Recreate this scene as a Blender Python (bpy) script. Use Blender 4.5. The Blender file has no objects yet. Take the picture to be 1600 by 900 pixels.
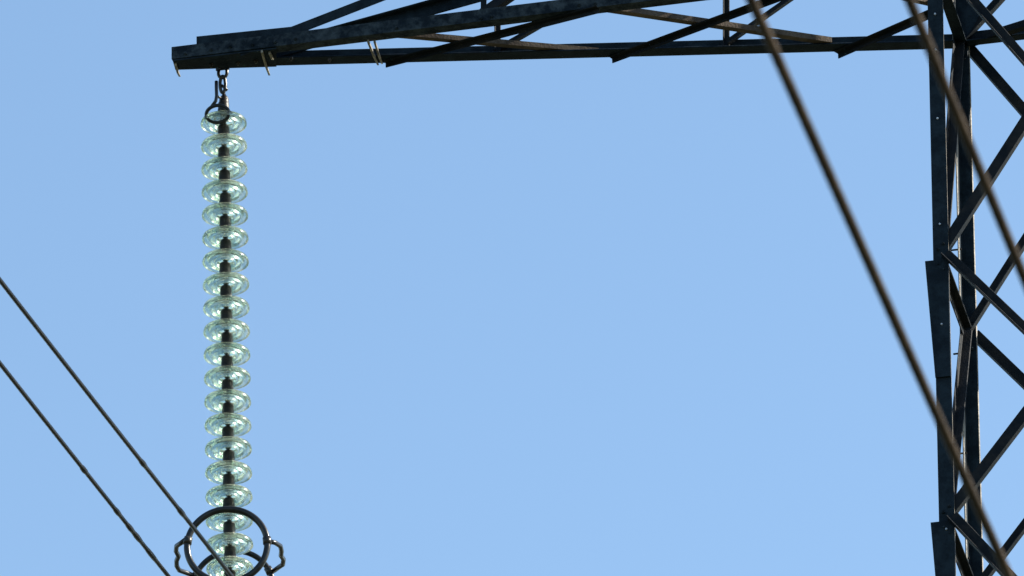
import bpy, bmesh, math, random
from mathutils import Vector, Matrix
random.seed(7)
sc = bpy.context.scene
col = sc.collection
V = Vector

# ------------------------------------------------------------------ camera
FPX = 300 / 36 * 1600
PITCH = math.radians(27.0); ROLL = math.radians(1.2)
EYE = V((0, 0, 1.6))
FWD = V((0, math.cos(PITCH), math.sin(PITCH)))
_R0 = V((1, 0, 0)); _U0 = V((0, -math.sin(PITCH), math.cos(PITCH)))
RGT = _R0 * math.cos(ROLL) - _U0 * math.sin(ROLL)
UPV = _U0 * math.cos(ROLL) + _R0 * math.sin(ROLL)
cam_d = bpy.data.cameras.new('camera'); cam = bpy.data.objects.new('camera', cam_d); col.objects.link(cam)
m = Matrix((RGT, UPV, -FWD)).transposed().to_4x4(); m.translation = EYE
cam.matrix_world = m
cam_d.lens = 300; cam_d.sensor_width = 36; cam_d.clip_start = 0.5; cam_d.clip_end = 20000
cam_d.dof.use_dof = True; cam_d.dof.focus_distance = 50.5; cam_d.dof.aperture_fstop = 11
sc.camera = cam

# ------------------------------------------------------------------ sky, sun, exposure
SUN_EL = math.radians(34); SUN_AZ = math.radians(82)      # azimuth clockwise from +Y (view direction)
w = bpy.data.worlds.new('World'); sc.world = w; w.use_nodes = True
nt = w.node_tree; nt.nodes.clear()
sky = nt.nodes.new('ShaderNodeTexSky'); sky.sky_type = 'NISHITA'; sky.sun_disc = False
sky.sun_elevation = SUN_EL; sky.sun_rotation = SUN_AZ
sky.altitude = 200; sky.air_density = 1.0; sky.dust_density = 0.6; sky.ozone_density = 2.0
bg = nt.nodes.new('ShaderNodeBackground'); bg.inputs['Strength'].default_value = 0.075
wo = nt.nodes.new('ShaderNodeOutputWorld')
tint = nt.nodes.new('ShaderNodeMix'); tint.data_type = 'RGBA'; tint.blend_type = 'MULTIPLY'; tint.inputs['Factor'].default_value = 1.0
tint.inputs['B'].default_value = (1.03, 1.07, 1.01, 1)
nt.links.new(sky.outputs[0], tint.inputs['A']); nt.links.new(tint.outputs['Result'], bg.inputs[0]); nt.links.new(bg.outputs[0], wo.inputs[0])
SD = V((math.sin(SUN_AZ) * math.cos(SUN_EL), math.cos(SUN_AZ) * math.cos(SUN_EL), math.sin(SUN_EL)))
sd = bpy.data.lights.new('sun', 'SUN'); sd.energy = 4.6; sd.angle = math.radians(0.53); sd.color = (1.0, 0.93, 0.80)
so = bpy.data.objects.new('sun', sd); so.rotation_euler = (-SD).to_track_quat('-Z', 'Y').to_euler(); so.location = (30, 20, 60); col.objects.link(so)
vs = sc.view_settings; vs.view_transform = 'Standard'; vs.look = 'None'; vs.exposure = 1.71; vs.gamma = 1.0; vs.use_curve_mapping = False
sc.cycles.max_bounces = 16; sc.cycles.transmission_bounces = 14; sc.cycles.transparent_max_bounces = 16
sc.cycles.caustics_refractive = True; sc.cycles.caustics_reflective = True
sc.cycles.blur_glossy = 0.3; sc.cycles.sample_clamp_indirect = 6.0

# ------------------------------------------------------------------ survey helpers (sight line cut with a real plane)
def ray(x, y): return FWD + RGT * ((x - 800) / FPX) + UPV * ((450 - y) / FPX)
def on(x, y, p0, n):
    r = ray(x, y); return EYE + r * ((p0 - EYE).dot(n) / r.dot(n))
def px(P):
    d = P - EYE; return (800 + FPX * d.dot(RGT) / d.dot(FWD), 450 - FPX * d.dot(UPV) / d.dot(FWD))
Z = V((0, 0, 1))
AZ = math.radians(11.3)
L = V((math.sin(AZ), math.cos(AZ), 0))       # along the line, away from the camera
A = V((math.cos(AZ), -math.sin(AZ), 0))      # along the cross arm, towards the tower

# ------------------------------------------------------------------ materials
def mat(name, base, rough=0.6, metal=0.0, alt=None, scale=6, bump=0.15, bscale=60, spec=0.5):
    mt = bpy.data.materials.new(name); mt.use_nodes = True
    n = mt.node_tree; b = n.nodes['Principled BSDF']
    b.inputs['Roughness'].default_value = rough; b.inputs['Metallic'].default_value = metal
    b.inputs['Specular IOR Level'].default_value = spec
    tc = n.nodes.new('ShaderNodeTexCoord')
    ns = n.nodes.new('ShaderNodeTexNoise'); ns.inputs['Scale'].default_value = scale; ns.inputs['Detail'].default_value = 8; ns.inputs['Roughness'].default_value = 0.7
    n.links.new(tc.outputs['Object'], ns.inputs['Vector'])
    cr = n.nodes.new('ShaderNodeValToRGB')
    cr.color_ramp.elements[0].position = 0.42; cr.color_ramp.elements[1].position = 0.62
    cr.color_ramp.elements[0].color = (*base, 1); cr.color_ramp.elements[1].color = (*(alt or base), 1)
    n.links.new(ns.outputs['Fac'], cr.inputs['Fac']); n.links.new(cr.outputs[0], b.inputs['Base Color'])
    n2 = n.nodes.new('ShaderNodeTexNoise'); n2.inputs['Scale'].default_value = bscale; n2.inputs['Detail'].default_value = 5
    n.links.new(tc.outputs['Object'], n2.inputs['Vector'])
    bp = n.nodes.new('ShaderNodeBump'); bp.inputs['Strength'].default_value = bump; bp.inputs['Distance'].default_value = 0.01
    n.links.new(n2.outputs['Fac'], bp.inputs['Height']); n.links.new(bp.outputs[0], b.inputs['Normal'])
    return mt
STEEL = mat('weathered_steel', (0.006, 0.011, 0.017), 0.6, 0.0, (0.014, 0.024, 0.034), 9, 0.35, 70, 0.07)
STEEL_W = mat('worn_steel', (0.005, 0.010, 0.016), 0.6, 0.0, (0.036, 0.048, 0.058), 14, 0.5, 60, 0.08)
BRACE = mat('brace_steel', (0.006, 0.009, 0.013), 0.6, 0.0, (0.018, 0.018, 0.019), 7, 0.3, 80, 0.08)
EDGE = mat('sun_tinted_flange_edge', (0.10, 0.09, 0.075), 0.5, 0.0, (0.28, 0.25, 0.21), 12, 0.2, 80, 0.3)  # pale colour imitates bright sunlit edges on the leg flanges
BOLT = mat('bolt_zinc', (0.75, 0.76, 0.78), 0.3, 0.5, (0.4, 0.4, 0.42), 30)
SUN_TINT_BRACE = mat('sun_tinted_brace', (0.06, 0.045, 0.034), 0.7, 0.0, (0.13, 0.10, 0.075), 7, 0.3, 80, 0.1)  # lighter brown puts sunlight into the colour of some lacing braces
FIT = mat('fitting_zinc', (0.014, 0.014, 0.014), 0.32, 0.1, (0.045, 0.04, 0.035), 25, 0.2, 90, 0.35)
BAR = mat('bright_bar', (0.10, 0.085, 0.06), 0.45, 0.2, (0.3, 0.26, 0.2), 12, 0.2, 90, 0.35)
RING = mat('ring_metal', (0.008, 0.009, 0.011), 0.28, 0.0, (0.02, 0.02, 0.02), 14, 0.1, 60, 0.3)
CAPM = mat('cap_iron', (0.007, 0.006, 0.005), 0.4, 0.0, (0.022, 0.017, 0.013), 30, 0.3, 120, 0.22)
WIRE = mat('thin_conductor', (0.004, 0.0035, 0.003), 0.3, 0.0, (0.010, 0.008, 0.006), 9, 0.1, 90, 0.06)
ALU = mat('aluminium_strand', (0.022, 0.015, 0.009), 0.6, 0.0, (0.045, 0.031, 0.019), 5, 0.1, 60, 0.06)
GRASS = mat('grass', (0.028, 0.036, 0.016), 0.95, 0, (0.05, 0.05, 0.03), 0.15, 0.6, 3)
CONC = mat('concrete', (0.3, 0.29, 0.27), 0.85, 0, (0.38, 0.37, 0.35), 4, 0.4, 40)

def glass_mat():
    mt = bpy.data.materials.new('toughened_glass'); mt.use_nodes = True
    n = mt.node_tree; n.nodes.clear(); N = n.nodes.new; lk = n.links.new
    out = N('ShaderNodeOutputMaterial')
    g = N('ShaderNodeBsdfGlass'); g.inputs['IOR'].default_value = 1.5; g.inputs['Roughness'].default_value = 0.0
    g.inputs['Color'].default_value = (0.80, 0.90, 0.86, 1)
    gf = N('ShaderNodeBsdfGlass'); gf.inputs['IOR'].default_value = 1.5; gf.inputs['Roughness'].default_value = 0.22
    gf.inputs['Color'].default_value = (0.96, 0.96, 0.88, 1)
    tr = N('ShaderNodeBsdfTranslucent'); tr.inputs['Color'].default_value = (0.98, 0.94, 0.80, 1)
    df = N('ShaderNodeBsdfDiffuse'); df.inputs['Color'].default_value = (0.75, 0.73, 0.6, 1)
    tp = N('ShaderNodeBsdfTransparent'); tp.inputs['Color'].default_value = (0.9, 0.98, 0.93, 1)
    oi = N('ShaderNodeObjectInfo'); tc = N('ShaderNodeTexCoord')
    ns = N('ShaderNodeTexNoise'); ns.noise_dimensions = '4D'; ns.inputs['Scale'].default_value = 20; ns.inputs['Detail'].default_value = 5
    sc_ = N('ShaderNodeMath'); sc_.operation = 'MULTIPLY'; sc_.inputs[1].default_value = 40; lk(oi.outputs['Random'], sc_.inputs[0]); lk(sc_.outputs[0], ns.inputs['W'])
    lk(tc.outputs['Object'], ns.inputs['Vector'])
    mr = N('ShaderNodeMapRange'); mr.inputs['From Min'].default_value = 0.42; mr.inputs['From Max'].default_value = 0.62
    mr.inputs['To Min'].default_value = 0.0; mr.inputs['To Max'].default_value = 0.45
    lk(ns.outputs['Fac'], mr.inputs['Value'])
    ge = N('ShaderNodeNewGeometry'); sx = N('ShaderNodeSeparateXYZ'); lk(ge.outputs['Normal'], sx.inputs[0])
    m3 = N('ShaderNodeMapRange'); m3.inputs['From Min'].default_value = 0.1; m3.inputs['From Max'].default_value = 0.8; m3.inputs['To Min'].default_value = 0.15; lk(sx.outputs['Z'], m3.inputs['Value'])
    mu = N('ShaderNodeMath'); mu.operation = 'MULTIPLY'; lk(mr.outputs[0], mu.inputs[0]); lk(m3.outputs[0], mu.inputs[1])
    m0 = N('ShaderNodeMixShader'); m0.inputs[0].default_value = 0.27; lk(g.outputs[0], m0.inputs[1]); lk(gf.outputs[0], m0.inputs[2])
    md = N('ShaderNodeMixShader'); md.inputs[0].default_value = 0.25; lk(tr.outputs[0], md.inputs[1]); lk(df.outputs[0], md.inputs[2])
    m1 = N('ShaderNodeMixShader'); lk(mu.outputs[0], m1.inputs[0]); lk(m0.outputs[0], m1.inputs[1]); lk(md.outputs[0], m1.inputs[2])
    m2 = N('ShaderNodeMixShader'); m2.inputs[0].default_value = 0.08; lk(m1.outputs[0], m2.inputs[1]); lk(tp.outputs[0], m2.inputs[2])
    lk(m2.outputs[0], out.inputs['Surface'])
    return mt
GLASS = glass_mat()

# ------------------------------------------------------------------ mesh helpers
def obj(name, bm, material, parent=None, smooth=False, origin=None):
    me = bpy.data.meshes.new(name)
    o0 = (parent.location if parent else V((0, 0, 0))) if origin is None else origin
    bmesh.ops.recalc_face_normals(bm, faces=bm.faces[:])
    if o0.length: bmesh.ops.translate(bm, verts=bm.verts[:], vec=-o0)
    for f in bm.faces: f.smooth = smooth
    bm.to_mesh(me); bm.free(); me.materials.append(material)
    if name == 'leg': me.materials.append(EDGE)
    else:
        for p_ in me.polygons: p_.material_index = 0
    o = bpy.data.objects.new(name, me); col.objects.link(o)
    if parent: o.parent = parent
    elif origin is not None: o.location = origin
    return o
def child_of_part(o, part):   # parts sit unrotated at their thing's origin
    o.parent = part; return o
def thing(name, label, cat, loc, group=None):
    o = bpy.data.objects.new(name, None); o.empty_display_size = 0.3; col.objects.link(o); o.location = loc
    o['label'] = label; o['category'] = cat
    if group: o['group'] = group
    return o
def ortho(n, d): return (n - d * n.dot(d)).normalized()
def prism(bm, prof, p0, p1, n1, n2):
    """extrude a 2D outline (u along n1, v along n2) from p0 to p1"""
    a = [bm.verts.new(p0 + n1 * u + n2 * v) for u, v in prof]
    b = [bm.verts.new(p1 + n1 * u + n2 * v) for u, v in prof]
    k = len(prof)
    side = [bm.faces.new((a[i], a[(i + 1) % k], b[(i + 1) % k], b[i])) for i in range(k)]
    bm.faces.new(a[::-1]); bm.faces.new(b)
    return side
def angle(bm, p0, p1, w1, w2, t, n1, n2):
    """rolled L section: heel on the line p0-p1, flanges along n1 and n2, with a fillet and rounded toes"""
    d = (p1 - p0).normalized(); n1 = ortho(n1, d); n2 = (n2 - d * n2.dot(d)); n2 = (n2 - n1 * n2.dot(n1)).normalized()
    r = t * 0.6
    prof = [(0, 0), (w1, 0), (w1, t - r * .7), (w1 - r * .7, t), (t + r, t), (t + r * .3, t + r * .3), (t, t + r), (t, w2 - r * .7), (t - r * .7, w2), (0, w2)]
    sf = prism(bm, prof, p0, p1, n1, n2)
    for i in (1, 2, 7, 8): sf[i].material_index = 1      # flange toes, on legs given the lighter painted-sun colour
def plate(bm, pts, n, t):
    a = [bm.verts.new(p) for p in pts]; b = [bm.verts.new(p + n * t) for p in pts]; k = len(pts)
    for i in range(k): bm.faces.new((a[i], a[(i + 1) % k], b[(i + 1) % k], b[i]))
    bm.faces.new(a[::-1]); bm.faces.new(b)
def tube(bm, pts, r, seg=10, closed=False, radii=None, lobes=0, twist=0.0):
    n = len(pts); rings = []; d0 = (pts[1] - pts[0]).normalized()
    u = ortho(Z if abs(d0.z) < .9 else V((1, 0, 0)), d0); s = 0.0
    for i, p in enumerate(pts):
        if closed: d = (pts[(i + 1) % n] - pts[i - 1]).normalized()
        else: d = (pts[min(i + 1, n - 1)] - pts[max(i - 1, 0)]).normalized()
        u = ortho(u, d); v = d.cross(u); rr = radii[i] if radii else r
        if i: s += (p - pts[i - 1]).length
        ring = []
        for k in range(seg):
            a = 2 * math.pi * k / seg + s * twist
            q = rr * (1 + (0.03 * (1 if k % 2 else -1) if lobes else 0))
            ring.append(bm.verts.new(p + u * math.cos(a) * q + v * math.sin(a) * q))
        rings.append(ring)
    for i in range(n if closed else n - 1):
        r0 = rings[i]; r1 = rings[(i + 1) % n]
        for k in range(seg): bm.faces.new((r0[k], r0[(k + 1) % seg], r1[(k + 1) % seg], r1[k]))
    if not closed: bm.faces.new(rings[0][::-1]); bm.faces.new(rings[-1])
def lathe(bm, prof, seg=40, closed=False, wob=None):
    rings = []
    for r, z in prof:
        if r < 1e-6: rings.append([bm.verts.new((0, 0, z))]); continue
        rings.append([bm.verts.new((r * math.cos(2 * math.pi * k / seg), r * math.sin(2 * math.pi * k / seg), z)) for k in range(seg)])
    m_ = len(rings)
    for i in range(m_ if closed else m_ - 1):
        r0 = rings[i]; r1 = rings[(i + 1) % m_]
        for k in range(seg):
            k2 = (k + 1) % seg
            q = [r0[k % len(r0)], r0[k2 % len(r0)], r1[k2 % len(r1)], r1[k % len(r1)]]
            q = list(dict.fromkeys(q))
            if len(q) > 2: bm.faces.new(q)
def hexbolt(bm, p, n, r=.014, h=.012, shank=0.0):
    n = n.normalized(); u = ortho(Z if abs(n.z) < .9 else V((1, 0, 0)), n); v = n.cross(u)
    prof = [(r * math.cos(i * math.pi / 3), r * math.sin(i * math.pi / 3)) for i in range(6)]
    prism(bm, prof, p, p + n * h, u, v)
    q = [(r * .5 * math.cos(i * math.pi / 4), r * .5 * math.sin(i * math.pi / 4)) for i in range(8)]
    prism(bm, q, p + n * h, p + n * (h * 1.9), u, v)

# ------------------------------------------------------------------ ground
bm = bmesh.new()
S = 6000; N_ = 60
def gz(x, y):
    d = math.hypot(x, y); return 0.0 if d < 70 else (d - 70) * 0.004 * math.sin(x * .004 + 1) * math.cos(y * .003)
ticks = [math.copysign(abs(t) ** 3, t) * S for t in [(-1 + 2 * i / N_) for i in range(N_ + 1)]]
gv = [[bm.verts.new((x, y, gz(x, y))) for x in ticks] for y in ticks]
for i in range(N_):
    for j in range(N_): bm.faces.new((gv[i][j], gv[i][j + 1], gv[i + 1][j + 1], gv[i + 1][j]))
g = obj('ground', bm, GRASS, smooth=True); g['kind'] = 'structure'

# ------------------------------------------------------------------ key points
T = on(348, 104, V((0, 45.5, 0)), V((0, 1, 0)))        # bottom plane of the arm at the tip
ZT = T.z
Bn = on(1492, 76, T, Z)                                # back leg at arm level
An = on(1449, -52, T, Z)                               # front leg at arm level
DW = (Bn - An).dot(L); print('depth of tower', DW, 'skew', (Bn - An).dot(A), 'px An', px(Bn - L * DW))
An = Bn - L * DW
WF = 1.36; TAP = 0.021
CT = Bn - L * (DW / 2) + A * (WF / 2); CT.z = 0
def leg(sa, sl, z):
    k = TAP * (ZT - z); kl = .005 * (ZT - z)
    if z > ZT + 1.35: k = TAP * (-1.35) - (z - ZT - 1.35) * 0.16; kl = -(z - ZT - 1.35) * 0.13
    if z < 20: k += (20 - z) * .045; kl = (20 - z) * .05
    return CT + A * (sa * (WF / 2 + k)) + L * (sl * (DW / 2 + kl)) + Z * z
def solve_z(sa, sl, y):
    lo, hi = 15, 32
    for _ in range(50):
        m_ = (lo + hi) / 2
        if px(leg(sa, sl, m_))[1] > y: lo = m_
        else: hi = m_
    return lo
z1 = solve_z(-1, -1, 400); z2 = solve_z(-1, -1, 808)
zb1 = solve_z(-1, 1, 530); zb2 = solve_z(-1, 1, 940)
print('nodes', ZT, z1, zb1, z2, zb2, 'leg px', px(leg(-1, -1, z1)), px(leg(-1, -1, z2)), px(leg(-1, 1, z1)), px(leg(-1, 1, z2)), px(leg(1, -1, z1)))
levels = [ZT + 1.28, ZT, (z1 + zb1) / 2, (z2 + zb2) / 2]
step = 1.95
while levels[-1] - step > 1.2: levels.append(levels[-1] - step); step *= 1.09
levels.append(0.25)

# ------------------------------------------------------------------ pylon
pyl = thing('lattice_pylon', 'dark steel lattice pylon whose long cross arm holds up the glass insulator string', 'pylon', V((CT.x, CT.y, 0)))
base = pyl.location.copy()
def part(name, bm, material, smooth=False): return obj(name, bm, material, pyl, smooth)
def sub(name, bm, material, par, smooth=False):
    o = obj(name, bm, material, None, smooth, origin=base); o.location = (0, 0, 0); o.parent = par; return o

LEGW = 0.092
for sa in (-1, 1):
    for sl in (-1, 1):
        bm = bmesh.new(); zs = [0.25, 20, ZT + 1.35, ZT + 5.2]
        for z0, z1_ in zip(zs[:-1], zs[1:]):
            angle(bm, leg(sa, sl, z0), leg(sa, sl, z1_), LEGW, LEGW, .011, -A * sa, -L * sl)
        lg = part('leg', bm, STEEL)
        # inner splice angle at arm level
        bm = bmesh.new()
        o_ = (-A * sa - L * sl) * .012
        angle(bm, leg(sa, sl, ZT - .55) + o_, leg(sa, sl, ZT + .5) + o_, LEGW * .78, LEGW * .78, .009, -A * sa, -L * sl)
        sub('splice_angle', bm, STEEL, lg)
        if sa == -1 and sl == -1:
            # tapered outer plates below each panel point
            for zz, zl in ((z1, .8), (z2, .8)):
                bm = bmesh.new(); e0 = leg(sa, sl, zz - .035); e1 = leg(sa, sl, zz - zl)
                pts = [e0 - A * .047 - L * .004, e0 + A * .09 - L * .004, e1 + A * .09 - L * .004, e1 - A * .001 - L * .004]
                plate(bm, pts, -L, .010)
                sub('tapered_plate', bm, STEEL, lg)
            for y_, x_ in ((24, 1464), (80, 1464), (187, 1465), (352, 1470), (510, 1474), (830, 1480)):
                zz = solve_z(-1, -1, y_); c = leg(-1, -1, zz) + A * .045 - L * (.0145 if y_ > 400 else .001)
                bm = bmesh.new(); hexbolt(bm, c, -L, .0062, .008); sub('bolt', bm, BOLT, lg)
        if sa == -1 and sl == 1:
            for y_ in (398, 560, 716, 880):
                zz = solve_z(-1, 1, y_); c = leg(-1, 1, zz)
                bm = bmesh.new(); tube(bm, [c - L * .07 - A * .045, c - L * .07 + A * .02], .006, 8); sub('step_bolt', bm, FIT, lg)
    
# face bracing: X panels, one diagonal outside and one inside the leg flanges
def face_panels(f0, f1, out, mw=.062, lv=levels, top=True, start=0):
    for i in range(start, len(lv) - 1):
        za, zb = lv[i], lv[i + 1]
        ww = mw if i < 3 else mw * 1.15
        bm = bmesh.new(); o1 = out * .002
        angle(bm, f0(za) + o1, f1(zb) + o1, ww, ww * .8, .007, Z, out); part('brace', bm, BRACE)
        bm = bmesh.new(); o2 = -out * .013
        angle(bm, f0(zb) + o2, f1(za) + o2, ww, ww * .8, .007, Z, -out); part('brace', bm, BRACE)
def lz(sa, sl, dz=0): return lambda z: leg(sa, sl, z + dz)
inset = .052
face_panels(lambda z: leg(-1, -1, z) + A * inset, lambda z: leg(1, -1, z) - A * inset, -L)
face_panels(lambda z: leg(-1, 1, z) + A * inset, lambda z: leg(1, 1, z) - A * inset, L)
# side faces: zigzag
for sa in (-1, 1):
    for i in range(len(levels) - 1):
        za, zb = levels[i], levels[i + 1]; zm = (za + zb) / 2
        p = leg(sa, 1, za) - L * .075; q = leg(sa, -1, zb) + L * .075
        off = -A * sa * .012
        bm = bmesh.new(); angle(bm, p + off, q + off, .055, .062, .007, (q - p).cross(A), -A * sa); part('brace', bm, BRACE)
        if 0 < i:
            p = leg(sa, 1, zb) - L * .13; q = leg(sa, -1, zb) + L * .02; off = -A * sa * .022
            bm = bmesh.new(); angle(bm, p + off, q + off, .055, .055, .007, -Z, -A * sa); part('horizontal_strut', bm, BRACE)
# horizontals at arm level and arm top
for zz in (ZT, ZT + 1.28):
    for sl in (-1, 1):
        bm = bmesh.new(); angle(bm, leg(-1, sl, zz) - L * sl * .012, leg(1, sl, zz) - L * sl * .012, .095, .07, .009, Z, -L * sl); part('horizontal_strut', bm, STEEL)
    for sa in (-1, 1):
        bm = bmesh.new(); angle(bm, leg(sa, -1, zz) - A * sa * .013, leg(sa, 1, zz) - A * sa * .013, .08, .07, .009, Z, -A * sa); part('horizontal_strut', bm, STEEL)
# plan brace inside the body
q = (leg(1, -1, ZT) + leg(1, 1, ZT)) / 2
bm = bmesh.new(); angle(bm, leg(-1, 1, ZT + .005), q, .05, .045, .006, L, Z); part('plan_brace', bm, BRACE)
bm = bmesh.new(); angle(bm, leg(-1, -1, ZT + .005), q, .05, .045, .006, -L, Z); part('plan_brace', bm, BRACE)
# peak
for sa in (-1, 1):
    for k_ in range(3):
        za = ZT + 1.35 + k_ * 1.28; zb = za + 1.28
        for sl in (-1, 1):
            bm = bmesh.new(); angle(bm, leg(-sa, sl, za) - L * sl * .012 * (1 + sa), leg(sa, sl, zb) - L * sl * .012 * (1 + sa), .05, .045, .006, Z, -L * sl); part('brace', bm, BRACE)
bm = bmesh.new()
plate(bm, [leg(-1, -1, ZT + 5.2), leg(1, -1, ZT + 5.2), leg(1, 1, ZT + 5.2), leg(-1, 1, ZT + 5.2)], Z, .012); part('peak_plate', bm, STEEL)
# gussets at the arm level
def gusset(sa, sl, z, w_, h, out, mt=STEEL, off=.014):
    c = leg(sa, sl, z); bm = bmesh.new(); s = -A * sa
    pts = [c + Z * h * .8 + s * .0, c + Z * h * .8 + s * w_ * .95, c + Z * h * .35 + s * w_, c + s * w_ * .5, c - Z * h * .1 + s * w_ * .3, c - Z * h * .2]
    plate(bm, [p - out * off for p in pts], -out, .009); part('gusset_plate', bm, mt)
gusset(-1, 1, ZT + .06, .17, .42, L); gusset(-1, -1, ZT + .05, .19, .5, -L)
for sl, zs_ in ((-1, levels[1:4]), (1, levels[1:4])):
    for zz in zs_:
        for k_, (da, dz) in enumerate(((.03, -.05), (.062, -.09), (.03, .05), (.062, .085))):
            c = leg(-1, sl, zz + dz) + A * da - L * .002
            bm = bmesh.new(); hexbolt(bm, c + (-L * .001 if sl < 0 else -L * .012), -L, .010, .010); part('bolt', bm, STEEL_W)
# concrete feet
for sa in (-1, 1):
    for sl in (-1, 1):
        c = leg(sa, sl, 0); bm = bmesh.new(); bmesh.ops.create_cone(bm, cap_ends=True, segments=24, radius1=.34, radius2=.28, depth=.5, matrix=Matrix.Translation((c.x, c.y, .1)))
        part('foundation', bm, CONC)

# ------------------------------------------------------------------ cross arm (parts of the pylon)
A0 = on(268, 92, T, Z); A1 = An
dA = (A1 - A0).normalized(); nA = dA.cross(Z)           # nA points to the camera side
B0 = on(290, 106, T, Z); B1 = Bn
dB = (B1 - B0).normalized(); nB = dB.cross(Z)
if nA.dot(L) > 0: nA = -nA
if nB.dot(L) > 0: nB = -nB
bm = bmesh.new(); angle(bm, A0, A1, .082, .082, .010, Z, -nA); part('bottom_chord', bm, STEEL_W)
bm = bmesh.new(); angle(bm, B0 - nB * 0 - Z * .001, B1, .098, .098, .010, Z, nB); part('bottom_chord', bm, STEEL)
def onA(x, y, off=0): return on(x, y, A0 - nA * off, nA)
def onB(x, y, off=0): return on(x, y, B0 + nB * off, nB)
# top chords
tA0 = onA(372, 74, .014); tA1 = onA(1449, -345, .014)
bm = bmesh.new(); angle(bm, tA0, tA1, .064, .06, .009, -Z, -nA); part('top_chord', bm, STEEL)
tB0 = onB(385, 86, .014); tB1 = onB(1498, -222, .014)
bm = bmesh.new(); angle(bm, tB0, tB1, .078, .06, .009, -Z, nB); part('top_chord', bm, STEEL)
# tip side plate standing behind the front chord
bm = bmesh.new(); o = -nA * .013
a_ = [onA(307, 57, .013), onA(481, 39, .013), onA(481, 62, .013), onA(307, 80, .013)]
plate(bm, a_, -nA, .009); part('tip_plate', bm, STEEL)
# tip end plate + bottom plate
bm = bmesh.new()
plate(bm, [on(270, 93, T - Z * .004, Z), on(432, 74, T - Z * .004, Z), on(432, 102, T - Z * .004, Z), on(274, 107, T - Z * .004, Z)], -Z, .010); part('tip_plate', bm, STEEL)
# bottom lacing, on the flanges' underside
def lace(a, b, w_, side=1, mt=BRACE, dz=-.002, ext=0.0):
    p = on(a[0], a[1], T + Z * dz, Z); q = on(b[0], b[1], T + Z * dz, Z); d = (q - p).normalized(); p = p - d * ext
    bm = bmesh.new(); n = d.cross(Z) * side
    angle(bm, p, q, w_, w_ * .8, .006, n, -Z * 1.0 if dz < 0 else Z); return part('lacing_brace', bm, mt)
def lace_sun_tinted(*a, **k):  # lacing in the lighter brown that stands in for direct sun
    o = lace(*a, mt=SUN_TINT_BRACE, **k); o['label'] = 'brownish brace with sunlight painted into its colour'; return o
lace((604, 98), (936, 13), .042, 1, ext=.004)
lace((958, 91), (1285, -30), .042, 1, ext=.004)
lace((1311, 83), (1474, 12), .046, 1, ext=.004)
lace_sun_tinted((618, 54), (936, 82), .040, -1, dz=.011)
lace_sun_tinted((938, 12), (1300, 66), .045, -1, dz=.011)
lace_sun_tinted((1290, -32), (1474, 9), .04, -1, dz=.011)
# posts and diagonals in the two side faces
def side(f, a, b, w_, nrm, n1, name='brace', mt=BRACE):
    p = f(*a); q = f(*b); bm = bmesh.new(); angle(bm, p, q, w_, w_, .006, n1, nrm); return part(name, bm, mt)
fB = lambda x, y: onB(x, y, .024)
fA = lambda x, y: onA(x, y, .024)
side(fB, (774, 82), (774, -30), .034, nB, A, 'post'); side(fB, (1131, 76), (1131, -130), .036, nB, A, 'post')
side(fA, (751, 34), (751, -78), .036, -nA, A, 'post'); side(fA, (1092, -6), (1092, -213), .036, -nA, A, 'post')
side(fB, (784, 80), (1131, -120), .042, nB, Z); side(fB, (1138, 72), (1490, -175), .042, nB, Z)
side(fA, (757, 24), (1092, -208), .056, -nA, Z); side(fA, (1098, -8), (1440, -330), .046, -nA, Z)
# spacer bars under the chords, running across the arm
def bar(a, b, h, t=.012, mt=None):
    p = on(a[0], a[1], T - Z * .012, Z); q = on(b[0], b[1], T - Z * .012, Z); d = (q - p).normalized(); s = d.cross(Z)
    bm = bmesh.new(); k = [p, p + d * (q - p).length * .6, q, p + d * (q - p).length * .55 - Z * h, p + Z * .0 - Z * h * .9]
    plate(bm, [v - s * t / 2 for v in k], s, t); return part('spacer_bar', bm, mt or BAR)
bar((409, 78), (421, 118), .020); bar((421, 80), (428, 94), .022)
bar((575, 62), (591, 102), .020); bar((585, 62), (597, 100), .018); bar((274, 98), (281, 120), .02)
for xx, yy in ((330, 100), (372, 97), (400, 94), (455, 90), (515, 92)):
    bm = bmesh.new(); hexbolt(bm, on(xx, yy, T - Z * .014, Z), -Z, .012, .012); part('bolt', bm, FIT)
for xx, yy in ((290, 84), (330, 78), (360, 73), (395, 70), (430, 66), (462, 61), (752, 29), (768, 26), (905, 8), (930, 6), (620, 44)):
    bm = bmesh.new(); hexbolt(bm, onA(xx, yy, 0), nA, .011, .010); part('bolt', bm, STEEL_W)
# arm end bolts where the lacing meets the back chord
for xx in (612, 966, 1320):
    bm = bmesh.new(); hexbolt(bm, on(xx, 97 - (xx - 600) * .0235 - 6, T + Z * -.001, Z), -Z, .009, .009); part('bolt', bm, STEEL_W)

# ------------------------------------------------------------------ insulator string
H = on(348, 112, T + L * .02, V((0, 1, 0)))            # hang point
Yn = V((0, 1, 0))
D1 = on(349.6, 192, H, Yn); DN = on(359.4, 888, H, Yn)
dn = (DN - D1).normalized()                            # the string swings very slightly
sp = (DN - D1).length / 19
print('disc pitch', sp, 'swing deg', math.degrees(dn.angle(-Z)))
ins = thing('insulator_string', 'long suspension string of pale green glass discs hanging from the cross arm tip', 'insulator string', H.copy())
rot = (-dn).to_track_quat('Z', 'Y').to_euler()
R_ = 0.139
shell = [(.030, .040), (.042, .046), (.056, .044), (.070, .040), (.090, .034), (.110, .027), (.126, .020), (.136, .011), (R_, .001), (.1400, -.011), (.137, -.016), (.130, -.013), (.125, -.002), (.118, .006), (.108, .006), (.103, -.006),
         (.100, -.020), (.094, -.024), (.089, -.018), (.086, .002), (.080, .010), (.074, .008), (.069, -.006), (.065, -.020), (.059, -.023), (.054, -.016), (.050, .004), (.040, .014), (.026, .018)]
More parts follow.
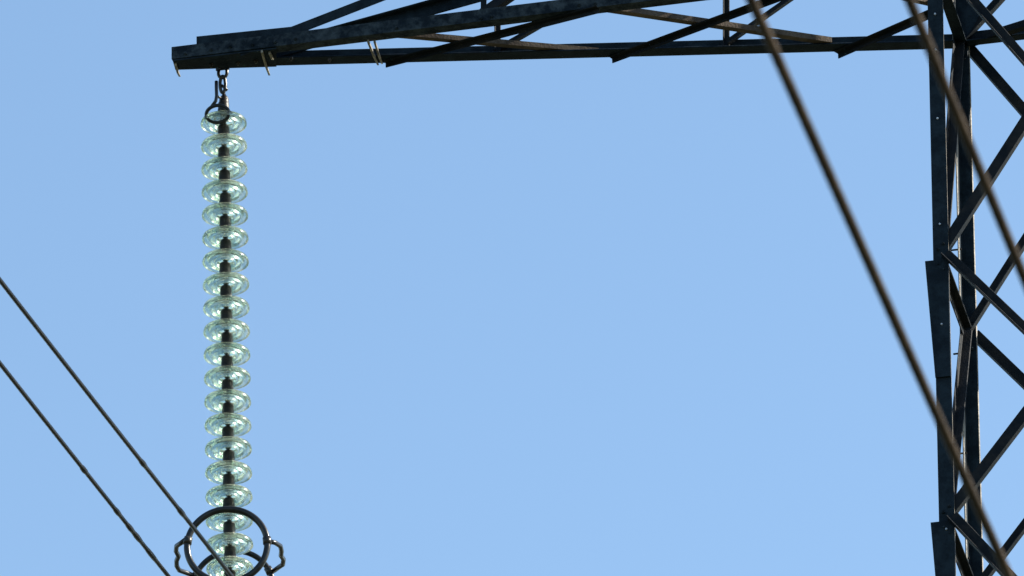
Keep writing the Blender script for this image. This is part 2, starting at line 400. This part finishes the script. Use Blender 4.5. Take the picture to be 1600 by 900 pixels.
def smooth_prof(p, n=2):
    for _ in range(n):
        q = []
        for i in range(len(p)):
            a, b = p[i], p[(i + 1) % len(p)]
            q += [(a[0] * .75 + b[0] * .25, a[1] * .75 + b[1] * .25), (a[0] * .25 + b[0] * .75, a[1] * .25 + b[1] * .75)]
        p = q
    return p
bm = bmesh.new(); lathe(bm, smooth_prof(shell, 1), 56, closed=True)
glass_o = obj('glass_disc', bm, GLASS, None, True); glass_me = glass_o.data; bpy.data.objects.remove(glass_o)
cap = [(0, .141), (.026, .141), (.032, .136), (.034, .124), (.034, .108), (.034, .100), (.036, .090), (.036, .066), (.038, .058), (.043, .052), (.047, .046), (.046, .0395), (.030, .037), (.0, .037)]
bm = bmesh.new(); lathe(bm, cap, 28); c_o = obj('cap', bm, CAPM, None, True); cap_me = c_o.data; bpy.data.objects.remove(c_o)
pin = [(0, .019), (.020, .019), (.021, .012), (.016, .002), (.0095, -.004), (.0085, -.030), (.012, -.034), (.012, -.045), (0, -.047)]
bm = bmesh.new(); lathe(bm, pin, 20); p_o = obj('pin', bm, FIT, None, True); pin_me = p_o.data; bpy.data.objects.remove(p_o)
ND = 21
for i in range(ND):
    c = D1 + dn * sp * i
    o = bpy.data.objects.new('glass_disc', glass_me); col.objects.link(o); o.parent = ins; o.location = c - H
    e_ = rot.copy(); e_.rotate_axis('X', random.gauss(0, .018)); e_.rotate_axis('Y', random.gauss(0, .014)); e_.rotate_axis('Z', random.uniform(0, 6.28)); o.rotation_euler = e_
    for nm, me in (('cap', cap_me), ('pin', pin_me)):
        k = bpy.data.objects.new(nm, me); col.objects.link(k); k.parent = o
def ipart(name, bm, material, smooth=True): return obj(name, bm, material, ins, smooth)
# shackle under the arm
bm = bmesh.new(); c = H - Z * .012; pts = []
for i in range(17):
    a = math.pi * (i / 16); pts.append(c + A * math.cos(a) * .026 - Z * math.sin(a) * .030)
pts = [c + A * .026 + Z * .055] + pts + [c - A * .026 + Z * .055]
tube(bm, pts, .0105, 12); ipart('shackle', bm, FIT)
bm = bmesh.new(); tube(bm, [c + A * .042 + Z * .03, c - A * .042 + Z * .03], .008, 8); ipart('shackle_pin', bm, FIT)
# twin links
def on_h(x, y, dl=0): return on(x, y, H + L * dl, Yn)
def chain(name, pts, r, mt=FIT, dl=0): 
    bm = bmesh.new(); tube(bm, [on_h(x, y, dl) for x, y in pts], r, 12); return ipart(name, bm, mt)
pts = []
for i in range(24):
    a = 2 * math.pi * i / 24; pts.append(on_h(348 + 4.2 * math.cos(a), 132 + 13 * math.sin(a)))
bm = bmesh.new(); tube(bm, pts, .0105, 10, closed=True); ipart('link', bm, FIT)
bm = bmesh.new(); tube(bm, [on_h(346, 133), on_h(355, 141)], .009, 8); ipart('link_bolt', bm, FIT)
bm = bmesh.new(); cc = on_h(350, 160)
lathe(bm, [(0, .060), (.010, .060), (.014, .045), (.022, .038), (.029, .02), (.030, -.02), (.026, -.05), (.016, -.065), (0, -.065)], 20)
bmesh.ops.translate(bm, verts=bm.verts[:], vec=cc); ipart('ball_socket', bm, CAPM)
# arcing horn loop at the top
pts = [(338, 127), (338, 136), (338.5, 150), (337, 158), (331, 166)]
bm = bmesh.new(); tube(bm, [on_h(x, y, -.09) for x, y in pts], .0105, 12); ipart('arcing_horn', bm, RING)
bm = bmesh.new(); pts = []
lc = on_h(340, 178, -.09)
for i in range(40):
    a = 2 * math.pi * i / 40; pts.append(lc + A * math.cos(a) * .070 + (Z * .75 - L * .3) * math.sin(a) * .064)
tube(bm, pts, .0112, 12, closed=True); ipart('arcing_horn', bm, RING)
bm = bmesh.new(); tube(bm, [on_h(338.5, 150, -.09), on_h(344, 153, -.03), on_h(350, 152)], .008, 8); ipart('horn_bracket', bm, RING)
# corona rings, one on each side of the last discs
haz = math.radians(2.5); HL = V((math.sin(haz), math.cos(haz), 0)); HA = V((math.cos(haz), -math.sin(haz), 0))
axis_pt = DN
nr = on(355, 852.5, axis_pt - HL * .27, HL); fr = on(364, 917, axis_pt + HL * .27, HL)
def ring(c, R0_, r, tilt=0):
    bm = bmesh.new(); pts = [c + HA * math.cos(a) * R0_ + (Z + HL * tilt).normalized() * math.sin(a) * R0_ for a in [2 * math.pi * i / 72 for i in range(72)]]
    tube(bm, pts, r, 14, closed=True); return ipart('corona_ring', bm, RING)
r1 = ring(nr, .236, .0195); r2 = ring(fr, .236, .017)
def bracket(pts, t0, t1, r, name='ring_bracket'):
    bm = bmesh.new(); n = len(pts)
    P = [on(x, y, axis_pt + HL * (t0 + (t1 - t0) * i / (n - 1)), HL) for i, (x, y) in enumerate(pts)]
    tube(bm, P, r, 10); return ipart(name, bm, RING)
bracket([(290, 843), (282, 849), (276, 853), (275, 861), (279, 869), (276, 876), (276, 884), (280, 891), (291, 895), (304, 900)], -.27, .27, .0145)
bracket([(421, 846), (430, 848), (438, 853), (440, 861), (439, 868), (443, 874), (442, 882), (436, 886), (428, 892)], -.27, .27, .0145)
def collar(c, ang, Rr, r_):
    bm = bmesh.new(); P = [c + HA * math.cos(a) * Rr + Z * math.sin(a) * Rr for a in (ang - .09, ang, ang + .09)]
    tube(bm, P, r_, 12); return ipart('ring_clamp', bm, FIT)
collar(nr, math.radians(170), .236, .0255); collar(nr, math.radians(5), .236, .0255); collar(fr, math.radians(160), .236, .024); collar(fr, math.radians(24), .236, .024)
# yoke and clamps below
yk = D1 + dn * sp * (ND + .3)
bm = bmesh.new(); tube(bm, [D1 + dn * (sp * (ND - 1) + .03), yk + Z * .02], .012, 10); ipart('link', bm, FIT)
bm = bmesh.new(); plate(bm, [yk - A * .06 + Z * .05, yk + A * .06 + Z * .05, yk + A * .25 - Z * .07, yk - A * .25 - Z * .07], L, .016); ipart('yoke_plate', bm, FIT, False)
for s in (-1, 1):
    bm = bmesh.new(); q = yk + A * .2 * s - Z * .05
    tube(bm, [q, q - Z * .13], .012, 8); ipart('clamp_link', bm, FIT)
    bm = bmesh.new(); q = q - Z * .16
    tube(bm, [q - L * .16 - Z * .02, q - L * .08, q, q + L * .08, q + L * .16 - Z * .02], .03, 12, radii=[.02, .034, .036, .034, .02]); ipart('clamp', bm, FIT)
bm = bmesh.new(); tube(bm, [nr - Z * .236, yk - HL * .08], .012, 8); ipart('ring_bracket', bm, RING)
bm = bmesh.new(); tube(bm, [fr - Z * .236, yk + HL * .08], .012, 8); ipart('ring_bracket', bm, RING)

# ------------------------------------------------------------------ conductors
def conductor(p_px, q_px, plane_pt, hdir, before, after, r, curve, label, group, bumps=(), sag_to=None, seg=20, step_=.12):
    n = hdir.cross(Z)
    P = [on(x, y, plane_pt, n) for x, y in (p_px, q_px)]
    h = lambda p: (p - plane_pt).dot(hdir)
    h0, h1 = h(P[0]), h(P[1]); z0, z1_ = P[0].z, P[1].z
    def zz(s):
        t = (s - h0) / (h1 - h0); return z0 + (z1_ - z0) * t + curve * (s - h0) * (s - h1)
    s0, s1 = h0 - before, h1 + after
    ns = int((s1 - s0) / step_); pts = []; rad = []
    for i in range(ns + 1):
        s = s0 + (s1 - s0) * i / ns; p = plane_pt + hdir * (s); p = V((p.x, p.y, zz(s))); pts.append(p)
        x, y = px(p); rr = r
        for bx, hw, amp in bumps:
            if abs(x - bx) < hw: rr = r * (1 + amp * (1 - abs((x - bx) / hw) ** 2))
        rad.append(rr)
    org = pts[len(pts) // 2].copy()
    bm = bmesh.new(); tube(bm, pts, r, seg, radii=rad, lobes=(r < .0125), twist=9.0)
    o = obj('overhead_conductor', bm, ALU if r >= .0125 else WIRE, None, True, origin=org); o['label'] = label; o['category'] = 'power cable'; o['group'] = group
    return o
g1 = 'conductors held under the insulator string'; g2 = 'conductors crossing close to the camera'
ck = yk - Z * .21
conductor((0, 438), (361, 899), ck + A * .2, L, 6, .7, .0122, .0006, 'thin bare cable crossing in front of the corona ring at lower left', g1, ((223, 4, .32), (283, 5, .32)), step_=.03)
conductor((0, 568), (262, 899), ck - A * .2, L, 6, 1.2, .0122, .0006, 'thin bare cable passing left of the corona ring, knobbly towards its lower end', g1, ((131, 4, .34), (183, 4, .3), (203, 5, .3), (214, 6, .34), (236, 8, .25)), step_=.03)
fdir = V((math.sin(math.radians(13)), math.cos(math.radians(13)), 0))
P0 = EYE + ray(1465, 645) * 20.5
conductor((1174, 0), (1576, 899), P0, fdir, 5, 8, .0128, .0002, 'blurred dark near cable slanting down across open sky, meeting the pylon legs at lower right', g2, step_=.06)
P1 = EYE + ray(1549, 310) * 20.0
conductor((1421, 0), (1609, 455), P1, fdir, 5, 8, .0128, .0003, 'blurred brownish near cable crossing the top of the pylon leg at the right edge', g2, step_=.06)
# far spans of the supported conductors
